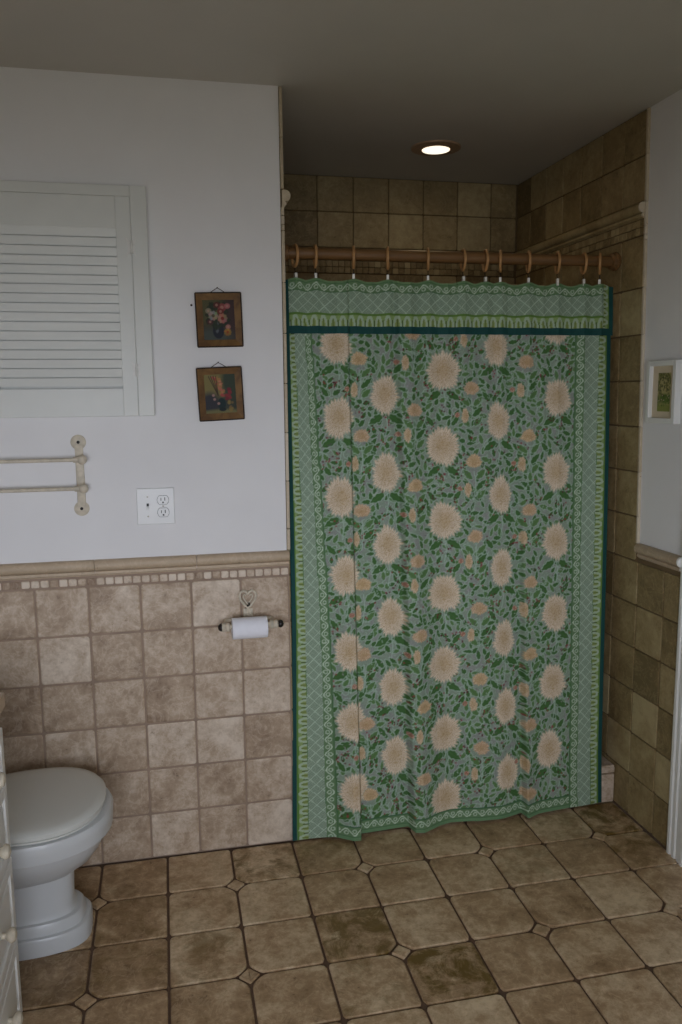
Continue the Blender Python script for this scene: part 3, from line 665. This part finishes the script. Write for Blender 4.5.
# ------------------------------------------------------------------ toilet (faces right, back against the left wall)
TY = -.315
def egg(z, xf, xr, hw, n=48, e=2.2, pull=.42):
    xc = xf-(xf-xr)*pull; pts = []
    for i in range(n):
        t = 2*math.pi*i/n; c, s = math.cos(t), math.sin(t)
        cx = math.copysign(abs(c)**(2/e), c); sy = math.copysign(abs(s)**(2/e), s)
        pts.append((xc+(xf-xc if cx > 0 else xc-xr)*cx, TY+hw*sy, z))
    return pts
to = thing('toilet', 'white ceramic toilet with closed lid between vanity and tiled wall', 'toilet', (-.85, TY, 0))
def tp(o):
    o.parent = to; o.matrix_parent_inverse = Matrix.Translation(to.location).inverted(); return o
bm = B()
loft(bm, [egg(0, -.640, -1.16, .112, e=3), egg(.043, -.640, -1.16, .112, e=3), egg(.050, -.645, -1.155, .108, e=3), egg(.052, -.655, -1.15, .100, e=3), egg(.074, -.660, -1.15, .096, e=3), egg(.080, -.665, -1.15, .093, e=3), egg(.082, -.678, -1.14, .084, e=3), egg(.100, -.686, -1.14, .078, e=3), egg(.19, -.682, -1.14, .078, e=2.8),
          egg(.200, -.672, -1.14, .092, e=2.5), egg(.206, -.664, -1.14, .108, e=2.4), egg(.235, -.626, -1.13, .142, e=2.3), egg(.27, -.602, -1.12, .168, e=2.3), egg(.298, -.589, -1.11, .181), egg(.312, -.585, -1.11, .185), egg(.314, -.574, -1.10, .196), egg(.318, -.569, -1.10, .201), egg(.345, -.567, -1.10, .205), egg(.362, -.566, -1.10, .207), egg(.372, -.571, -1.10, .203), egg(.374, -.580, -1.095, .195)])
tp(obj('bowl', bm, M_CERAMIC, None, smooth=True))
bm = B(); loft(bm, [egg(0.3745, -0.5950, -1.02, .188), egg(0.3765, -0.5890, -1.02, .194), egg(0.3810, -0.5890, -1.02, .194), egg(0.3830, -0.5950, -1.02, .189)]); tp(obj('seat', bm, M_SEAT, None, smooth=True))
bm = B(); loft(bm, [egg(0.3855, -0.5910, -1.02, .193), egg(0.3870, -0.5850, -1.02, .199), egg(0.3980, -0.5840, -1.02, .200), egg(0.4040, -0.5890, -1.018, .195), egg(0.4075, -0.6080, -1.01, .178), egg(0.4095, -0.6480, -.99, .145)]); tp(obj('lid', bm, M_SEAT, None, smooth=True))
for s in (-1, 1):
    bm = B(); tube(bm, [(-1.035, TY+s*.075-.025, .388), (-1.035, TY+s*.075+.025, .388)], .011, 12); tp(obj('hinge', bm, M_SEAT, None, smooth=True))
bm = B(); box(bm, -1.312, -1.115, TY-.235, TY+.235, .376, .735, .02, 3); box(bm, -1.29, -1.09, TY-.11, TY+.11, .30, .3755, .01); tp(obj('tank', bm, M_CERAMIC, None, smooth=True))
bm = B(); box(bm, -1.316, -1.107, TY-.243, TY+.243, .736, .768, .011, 3); tp(obj('tank_lid', bm, M_CERAMIC, None, smooth=True))
bm = B(); tube(bm, [(-1.116, TY-.17, .69), (-1.10, TY-.17, .69), (-1.097, TY-.13, .685), (-1.097, TY-.10, .68)], .006, 8); tp(obj('flush_lever', bm, M_METAL, None, smooth=True))

# ------------------------------------------------------------------ vanity and countertop
VX, VY0, VY1, VT = -.781, -.665, -1.62, .792
va = thing('vanity_cabinet', 'white painted vanity with drawers at the left edge beside the toilet', 'cabinet', (-1.05, -1.14, 0))
def vp(o, par=None):
    o.parent = par or va; o.matrix_parent_inverse = Matrix.Translation(va.location).inverted(); return o
bm = B(); box(bm, XL+.004, VX, VY1, VY0, .0005, VT, .003); box(bm, XL+.05, VX-.10, VY0-.01, VY0+.006, .12, VT-.08, .004); vp(obj('body', bm, M_WHITE, None))
def front(name, y0, y1, z0, z1, knob):
    bm = B(); x = VX+.0008; f = .028
    box(bm, x, x+.012, y0, y0+f, z0, z1, .0025); box(bm, x, x+.012, y1-f, y1, z0, z1, .0025); box(bm, x, x+.012, y0+f, y1-f, z0, z0+f, .0025); box(bm, x, x+.012, y0+f, y1-f, z1-f, z1, .0025)
    box(bm, x, x+.005, y0+f-.001, y1-f+.001, z0+f-.001, z1-f+.001); box(bm, x+.004, x+.010, y0+f+.014, y1-f-.014, z0+f+.014, z1-f-.014, .004)
    d = vp(obj(name, bm, M_WHITE, None)); bm = B()
    lathe(bm, [(.007, 0), (.006, .008), (.010, .011), (.0155, .017), (.0165, .022), (.013, .028), (.004, .031)], (x+.0095, knob[0], knob[1]), (1, 0, 0), 20); kn = obj('knob', bm, M_IRON, None, smooth=True); kn.parent = d
for z0, z1 in ((.055, .250), (.258, .455), (.463, .640)): front('drawer', -.975, -.692, z0, z1, (-.835, (z0+z1)/2-.005))
front('drawer', -.975, -.692, .648, .770, (-.835, .709))
front('door', -1.285, -.985, .055, .770, (-1.015, .45)); front('door', -1.595, -1.295, .055, .770, (-1.565, .45))
bm = B(); box(bm, XL+.003, VX+.009, VY1-.02, VY0+.043, VT+.001, VT+.036, .004, 3); ctop = obj('countertop', bm, M_COUNTER); add_tile_attr(ctop, .55); tag(ctop, 'beige stone countertop slab on the white vanity at the left edge', 'countertop')

# ------------------------------------------------------------------ louvered wall cabinet
mc = thing('wall_cabinet', 'white louvered wooden cabinet set in the white wall above the towel rack', 'cabinet', (-.68, .006, 1.447))
def mp_(o): o.parent = mc; o.matrix_parent_inverse = Matrix.Translation(mc.location).inverted(); return o
CX1, CX0, CZ0, CZ1, CY = -.409, -.945, 1.448, 2.111, -.032
bm = B()
box(bm, -.4555, CX1, CY, .0055, CZ0, CZ1, .002); box(bm, CX0, -.893, CY, .0055, CZ0, CZ1, .002); box(bm, -.893, -.4555, CY, .0055, 2.0805, CZ1, .002); box(bm, -.893, -.4555, -.004, .0055, CZ0, 2.0805); box(bm, -.470, -.4550, CY+.004, -.0052, CZ0+.001, 2.081)
mp_(obj('face_frame', bm, M_CABINET, None))
bm = B(); DX1, DX0, DZ0, DZ1 = -.4563, -.8922, 1.4485, 2.0797; SX1, SX0 = -.498, -.846; LZ0, LZ1 = 1.535, 1.990
box(bm, SX1, DX1, CY-.001, CY+.0035, DZ0, DZ1, .001); box(bm, SX1, -.4705, CY+.003, -.006, DZ0, DZ1); box(bm, DX0, SX0, CY-.001, -.006, DZ0, DZ1, .0015)
box(bm, SX0, SX1, CY-.0005, -.006, DZ0, LZ0-.004, .001); box(bm, SX0, SX1, CY-.0005, -.006, LZ1, DZ1, .001)
ns = 17; st = (LZ1-LZ0)/ns
for i in range(ns):
    z = LZ0+(i+.5)*st; pr = [(CY+.001, z-st*.56), (CY+.005, z-st*.60), (-.006, z+st*.52), (-.009, z+st*.58)]
    pr = [(CY+.0012, z+st*.50), (CY+.0075, z+st*.52), (CY+.0125, z-st*.36), (CY+.0062, z-st*.385)]
    prism(bm, pr, SX0-.001, SX1+.001, lambda y, zz, t: (t, y, zz))
mp_(obj('louvered_door', bm, M_CABINET, None))
bm = B(); box(bm, SX0-.004, SX1+.004, -.0035, -.0015, LZ0-.01, LZ1+.004); mp_(obj('gap_shade_panel', bm, M_SHADE, None))  # dark sheet standing in for the shade between the slats
for z in (1.938, 1.585):
    bm = B(); tube(bm, [(-.456, CY-.003, z-.018), (-.456, CY-.003, z+.018)], .0045, 10); tube(bm, [(-.4565, CY-.003, z-.022), (-.4565, CY-.003, z+.022)], .002, 8)
    for s in (-1, 1):
        p = [(0, -.015), (.008, -.019), (.015, -.030), (.012, -.014), (.009, 0), (.012, .014), (.015, .030), (.008, .019), (0, .015)]
        prism(bm, p, CY-.0036, CY-.0011, lambda u, v, t, s=s, z=z: (-.4565+s*u, t, z+v))
    mp_(obj('hinge', bm, M_HINGE, None))

# ------------------------------------------------------------------ two small floral paintings
def art_canvas(kind, nx, nz, dx):
    if kind == 0:
        c = Canvas(0, 0, nx, nz, dx, (.20, .17, .15)); W_, H_ = nx*dx, nz*dx
        c.ellipse(.015, H_-.02, .05, .06, (.30, .29, .17), soft=.03); c.ellipse(W_, H_*.5, .03, .08, (.24, .17, .16), soft=.03); c.ellipse(W_*.3, .01, .06, .025, (.26, .28, .25), soft=.02)
        c.ellipse(W_*.46, H_*.22, .017, .022, (.12, .13, .17)); c.ellipse(W_*.42, H_*.32, .006, .018, (.40, .42, .44), op=.6)
        for k in range(34): c.leaf(W_*random.uniform(.15, .8), H_*random.uniform(.3, .95), .014, .003, random.uniform(0, 6), (.15, .20, .12), (.12, .15, .1))
        for a, b, r, col in ((.60, .80, .013, (.52, .24, .24)), (.76, .83, .009, (.62, .36, .36)), (.44, .86, .010, (.32, .12, .10)), (.18, .72, .009, (.50, .47, .38)), (.22, .45, .009, (.28, .12, .14)), (.55, .70, .01, (.42, .14, .12)), (.76, .32, .008, (.60, .42, .38))):
            c.ellipse(W_*a, H_*b, r, r*.9, col, op=.9); c.ellipse(W_*a, H_*b, r*.4, r*.4, (.68, .52, .45), op=.6)
        for a, b, r, col, cc in ((.32, .60, .014, (.58, .55, .48), (.33, .28, .20)), (.60, .53, .0145, (.62, .44, .36), (.45, .14, .10)), (.74, .19, .011, (.60, .43, .18), (.55, .25, .12))):
            for k in range(9): c.ellipse(W_*a+r*.6*math.cos(k*.7), H_*b+r*.6*math.sin(k*.7), r*.46, r*.34, tuple(x*random.uniform(.8, 1.12) for x in col), rot=k*.7, op=.9)
            c.ellipse(W_*a, H_*b, r*.36, r*.36, cc)
    elif kind == 1:
        c = Canvas(0, 0, nx, nz, dx, (.20, .22, .18)); W_, H_ = nx*dx, nz*dx
        c.ellipse(.02, H_*.85, .06, .06, (.46, .42, .24), soft=.03); c.ellipse(W_*.85, H_*.8, .03, .06, (.19, .23, .17), soft=.02); c.ellipse(W_*.15, H_*.28, .03, .03, (.17, .17, .19), soft=.02)
        c.ellipse(W_*.5, 0, .08, .012, (.42, .40, .25), soft=.008)
        c.ellipse(W_*.52, H_*.24, .0125, .018, (.06, .15, .15)); c.ellipse(W_*.54, H_*.10, .011, .006, (.07, .12, .12))
        for k in range(46):
            t = k/46; c.ellipse(W_*(.38+.18*t+random.gauss(0, .05)), H_*(.92-.48*t+random.gauss(0, .03)), random.uniform(.003, .006), random.uniform(.002, .005), random.choice(((.66, .38, .30), (.72, .48, .36), (.62, .26, .24), (.58, .44, .24))), op=.9)
        for k in range(12): c.ellipse(W_*random.uniform(.68, .86), H_*random.uniform(.36, .62), .006, .005, random.choice(((.50, .16, .18), (.42, .12, .16))), op=.9)
        for k in range(14): c.ellipse(W_*random.gauss(.78, .04), H_*random.uniform(.06, .32), .004, .004, random.choice(((.50, .42, .22), (.46, .36, .20))), op=.8)
        for a, b in ((.42, .25), (.27, .46), (.3, .36)): c.ellipse(W_*a, H_*b, .0042, .0042, (.58, .45, .42))
        for a in (.15, .22, .3, .38): c.line([(W_*.42, H_*.45), (W_*a, H_*.94)], .0012, (.22, .15, .08))
    else:
        c = Canvas(0, 0, nx, nz, dx, (.66, .62, .42)); W_, H_ = nx*dx, nz*dx
        c.ellipse(W_/2, 0, W_, H_*.20, (.52, .55, .28), soft=.01); c.ellipse(W_/2, H_*.33, W_*.6, H_*.12, (.33, .42, .18), soft=.008)
        for k in range(120): c.ellipse(W_*random.random(), H_*(1-abs(random.gauss(0, .28))), random.uniform(.002, .006), random.uniform(.002, .005), random.choice(((.26, .27, .14), (.33, .35, .17), (.42, .42, .22))), op=.75)
        for k in range(60): c.ellipse(W_*random.random(), H_*random.uniform(.15, .42), .004, .003, random.choice(((.27, .36, .14), (.36, .46, .2), (.5, .5, .3))), op=.7)
        for k in range(7): c.ellipse(W_*random.random(), H_*random.uniform(.2, .5), .002, .002, (.78, .66, .6))
    return c
def grid_art(name, c, to3d, parent):
    nz, nx = c.a.shape[:2]; me = bpy.data.meshes.new(name)
    v = [to3d(i*c.dx, j*c.dx) for j in range(nz) for i in range(nx)]; f = [(j*nx+i, j*nx+i+1, (j+1)*nx+i+1, (j+1)*nx+i) for j in range(nz-1) for i in range(nx-1)]
    me.from_pydata(v, [], f); me.update(); a = me.attributes.new('print', 'FLOAT_COLOR', 'POINT'); a.data.foreach_set('color', np.concatenate([c.a, np.ones((nz, nx, 1))], -1).astype(np.float32).ravel())
    return link(name, me, M_ART, parent)
def small_picture(cx, cz, wd, ht, tilt, kind, label):
    r = thing('framed_painting', label, 'picture', (cx, .006, cz), 'small framed flower paintings'); r.rotation_euler = (.035, tilt, 0)
    a, b = wd/2, ht/2; fwd = .0205
    for nm, quad in (('left', [(-a, -b), (-a+fwd, -b+fwd), (-a+fwd, b-fwd), (-a, b)]), ('right', [(a, -b), (a-fwd, -b+fwd), (a-fwd, b-fwd), (a, b)]), ('top', [(-a, b), (-a+fwd, b-fwd), (a-fwd, b-fwd), (a, b)]), ('bottom', [(-a, -b), (-a+fwd, -b+fwd), (a-fwd, -b+fwd), (a, -b)])):
        bm = B(); A = [bm.verts.new((u, -.003, v)) for u, v in quad]
        # outer edge stands proud, inner edge slopes towards the painting
        Y2 = [-.020, -.012, -.012, -.020]; C = [bm.verts.new((u*.996, y, v*.996)) for (u, v), y in zip(quad, Y2)]
        for i in range(4): bm.faces.new((A[i], A[(i+1) % 4], C[(i+1) % 4], C[i]))
        bm.faces.new(A[::-1]); bm.faces.new(C); obj('frame_bar', bm, M_FRAME, r)
    bm = B()
    for p, q in (((-a, -b), (-a, b)), ((-a, b), (a, b)), ((a, b), (a, -b)), ((a, -b), (-a, -b))): tube(bm, [(p[0], -.019, p[1]), (q[0], -.019, q[1])], .0022, 6)
    obj('frame_edge', bm, M_FRAME_EDGE, r)
    dx = .0016; nx, nz = int((wd-2*fwd)/dx)+2, int((ht-2*fwd)/dx)+2; c = art_canvas(kind, nx, nz, dx)
    grid_art('painting', c, lambda u, v: (u-(nx-1)*dx/2, -.0105, v-(nz-1)*dx/2), r)
    bm = B(); tube(bm, [(-.024, -.006, b), (-.012, -.008, b+.008), (0, -.008, b+.015), (.012, -.008, b+.008), (.024, -.006, b)], .0012, 6)
    bmesh.ops.create_uvsphere(bm, u_segments=8, v_segments=6, radius=.0022, matrix=Matrix.Translation((0, -.009, b+.0155))); obj('hanger', bm, M_WIRE, r)
    return r
p1 = small_picture(-.2065, 1.736, .137, .160, -.028, 0, 'upper small wood-framed painting of daisies in a vase on the white wall')
p2 = small_picture(-.209, 1.513, .136, .160, -.042, 1, 'lower small wood-framed painting of tall pink flowers on the white wall')
bm = B(); lathe(bm, [(.0035, .006), (.0035, .004), (.001, .003), (.001, -.016)], (-.288, .004, 1.779), (0, -1, 0), 10); nl = obj('nail', bm, M_WIRE); tag(nl, 'tiny nail left of the upper flower painting', 'nail')
# white framed print on the right wall
r = thing('framed_print', 'white framed green landscape print on the right wall above the chair rail', 'picture', (W+.008, -.200, 1.5055))
hw, hh, fwd, dp = .079, .100, .017, .026
for q in (((-hw, -hh), (-hw+fwd, hh)), ((hw-fwd, -hh), (hw, hh)), ((-hw+fwd, -hh), (hw-fwd, -hh+fwd)), ((-hw+fwd, hh-fwd), (hw-fwd, hh))):
    bm = B(); box(bm, -dp, -.0006, q[0][0], q[1][0], q[0][1], q[1][1], .0015); obj('frame_bar', bm, M_WHITE, r)
bm = B(); box(bm, -.012, -.002, -hw+fwd, hw-fwd, -hh+fwd, hh-fwd); obj('mat_board', bm, M_MAT, r)
c = art_canvas(2, 44, 78, .0016); grid_art('print', c, lambda u, v: (-.0126, -(u-.0344)-.002, v-.062), r)

# ------------------------------------------------------------------ towel rack
tr_ = thing('towel_rack', 'chippy cream iron double towel rack on the white wall', 'towel rack', (-.637, .006, 1.275))
def lp(o, root): o.parent = root; o.matrix_parent_inverse = Matrix.Translation(root.location).inverted(); return o
def bracket(x):
    bm = B()
    for z in (1.372, 1.170): lathe(bm, [(.0225, 0), (.0225, .004), (.020, .006), (.005, .0065)], (x-.001, .0058, z), (0, -1, 0), 24)
    box(bm, x-.012, x+.012, -.004, .0055, 1.178, 1.364, .003); lp(obj('bracket', bm, M_IRON, None, smooth=True), tr_)
    for z in (1.372, 1.170):
        bm = B(); lathe(bm, [(.005, 0), (.0045, .002), (.001, .003)], (x-.001, -.001, z), (0, -1, 0), 10); lp(obj('screw', bm, M_IRONB, None), tr_)
    for z in (1.322, 1.2355):
        bm = B(); tube(bm, [(x, -.003, z), (x, -.040, z)], [.009, .007], 12); sphere(bm, (x+.011, -.040, z), .0145); tube(bm, [(x-.014, -.04, z), (x+.008, -.04, z)], .0085, 12); lp(obj('bar_mount', bm, M_IRON, None, smooth=True), tr_)
bracket(-.637); bracket(-1.21)
for z in (1.322, 1.2355):
    bm = B(); tube(bm, [(-1.215, -.04, z), (-.64, -.04, z)], .0055, 12); lp(obj('bar', bm, M_IRON, None, smooth=True), tr_)

# ------------------------------------------------------------------ switch plate with receptacles
sw = thing('switch_plate', 'white wall plate with a toggle switch and two outlets below the paintings', 'switch', (-.418, .006, 1.1685))
bm = B(); box(bm, -.0575, .0575, -.0062, -.0003, -.057, .057, .0025, 3); obj('plate', bm, M_PLASTIC, sw)
bm = B(); box(bm, -.0285, -.0195, -.0072, -.006, -.012, .012, .0004); box(bm, -.027, -.021, -.017, -.0065, -.009, -.002, .001); tgl = obj('toggle', bm, M_PLASTIC, sw)
bm = B(); box(bm, -.0275, -.0205, -.0076, -.0071, .001, .010); obj('slot', bm, M_DARK, tgl)
for z in (.0195, -.0195):
    bm = B(); pts = []
    for i in range(28):
        t = 2*math.pi*i/28; pts.append((.0225+.0172*math.cos(t), max(-.0135, min(.0135, .0172*math.sin(t)))+z))
    prism(bm, pts, -.0052, -.0078, lambda u, v, t: (u, t, v)); rc = obj('receptacle', bm, M_PLASTIC, sw)
    bm = B(); box(bm, .0155, .0177, -.0082, -.0077, z-.002, z+.007); box(bm, .0270, .0295, -.0082, -.0077, z-.002, z+.008); lathe(bm, [(.0028, 0), (.0028, .0004)], (.0225, -.0078, z-.0078), (0, -1, 0), 10); tube(bm, [(.0225+.0176*math.cos(2*math.pi*i/28), -.0066, max(-.0139, min(.0139, .0176*math.sin(2*math.pi*i/28)))+z) for i in range(28)], .0008, 5, closed=True); obj('slots', bm, M_DARK, rc)
for x, z in ((-.024, .0305), (-.024, -.0305), (.0225, 0)):
    bm = B(); lathe(bm, [(.003, 0), (.0028, .001), (.0005, .0014)], (x, -.006, z), (0, -1, 0), 10); obj('screw', bm, M_METAL, sw)

# ------------------------------------------------------------------ toilet paper holder and roll
BX0, BX1, BZ, BY = -.243, -.034, .786, -.066
hd = thing('toilet_paper_holder', 'cream iron paper holder with a heart scroll on the tiled wall', 'toilet paper holder', (-.14, 0, .80))
bm = B()
def hp(u, v): return (-.141+u*1.12, -.0065, .861+v*1.1)
for s in (-1, 1):                            # heart outline and inner scrolls
    P1 = [(0, -.030), (.010*s, -.020), (.020*s, -.006), (.0235*s, .007), (.021*s, .017), (.013*s, .0225), (.005*s, .019), (0, .012)]
    tube(bm, [hp(*q) for q in P1], .0042, 8)
    P2 = [(.0*s, -.018), (.009*s, -.006), (.0135*s, .004), (.012*s, .011), (.0075*s, .0115), (.0065*s, .006)]
    tube(bm, [hp(*q) for q in P2], .0025, 8)
for s in (-1, 1): tube(bm, [hp(0, -.028), hp(.005*s, -.036), hp(.004*s, -.045), hp(.010*s, -.055), hp(.008*s, -.075)], .003, 8)
box(bm, -.156, -.126, -.006, -.0008, .770, .826, .002)
lp(obj('heart_plate', bm, M_IRON, None, smooth=True), hd)
bm = B(); tube(bm, [(-.148, -.006, .828), (-.141, -.0085, .838), (-.134, -.006, .832), (-.139, -.009, .846)], .003, 8); lp(obj('rosette', bm, M_IRONB, None, smooth=True), hd)
for x in (-.2185, -.0665):
    bm = B(); tube(bm, [(-.141, -.006, .792), (x*.75-.141*.25, -.008, .792), (x, -.016, .792), (x, -.04, .790), (x, BY, BZ+.002)], [.006, .006, .006, .006, .0075], 10); lathe(bm, [(.010, -.014), (.0145, -.010), (.0135, -.004), (.010, 0), (.0135, .004), (.0145, .010), (.010, .014)], (x, BY, BZ), (1, 0, 0), 18); lp(obj('arm', bm, M_IRON, None, smooth=True), hd)
bm = B(); tube(bm, [(BX0+.012, BY, BZ), (BX1-.012, BY, BZ)], .0075, 14); lp(obj('roller', bm, M_IRON, None, smooth=True), hd)
for x in (BX0+.011, BX1-.011):
    bm = B(); sphere(bm, (x, BY, BZ), (.0105, .0125, .0125)); lp(obj('end_knob', bm, M_IRONB, None, smooth=True), hd)
bm = B(); lathe(bm, [(.0142, -.0555), (.0325, -.0555), (.034, -.054), (.034, .054), (.0325, .0555), (.0142, .0555), (.0142, -.0555)], (0, 0, 0), (1, 0, 0), 48, close=False)
tpr = obj('toilet_paper_roll', bm, M_PAPER, None, smooth=True, loc=(-.1435, BY, BZ-.0065)); tag(tpr, 'white toilet paper roll on the cream iron holder', 'toilet paper')
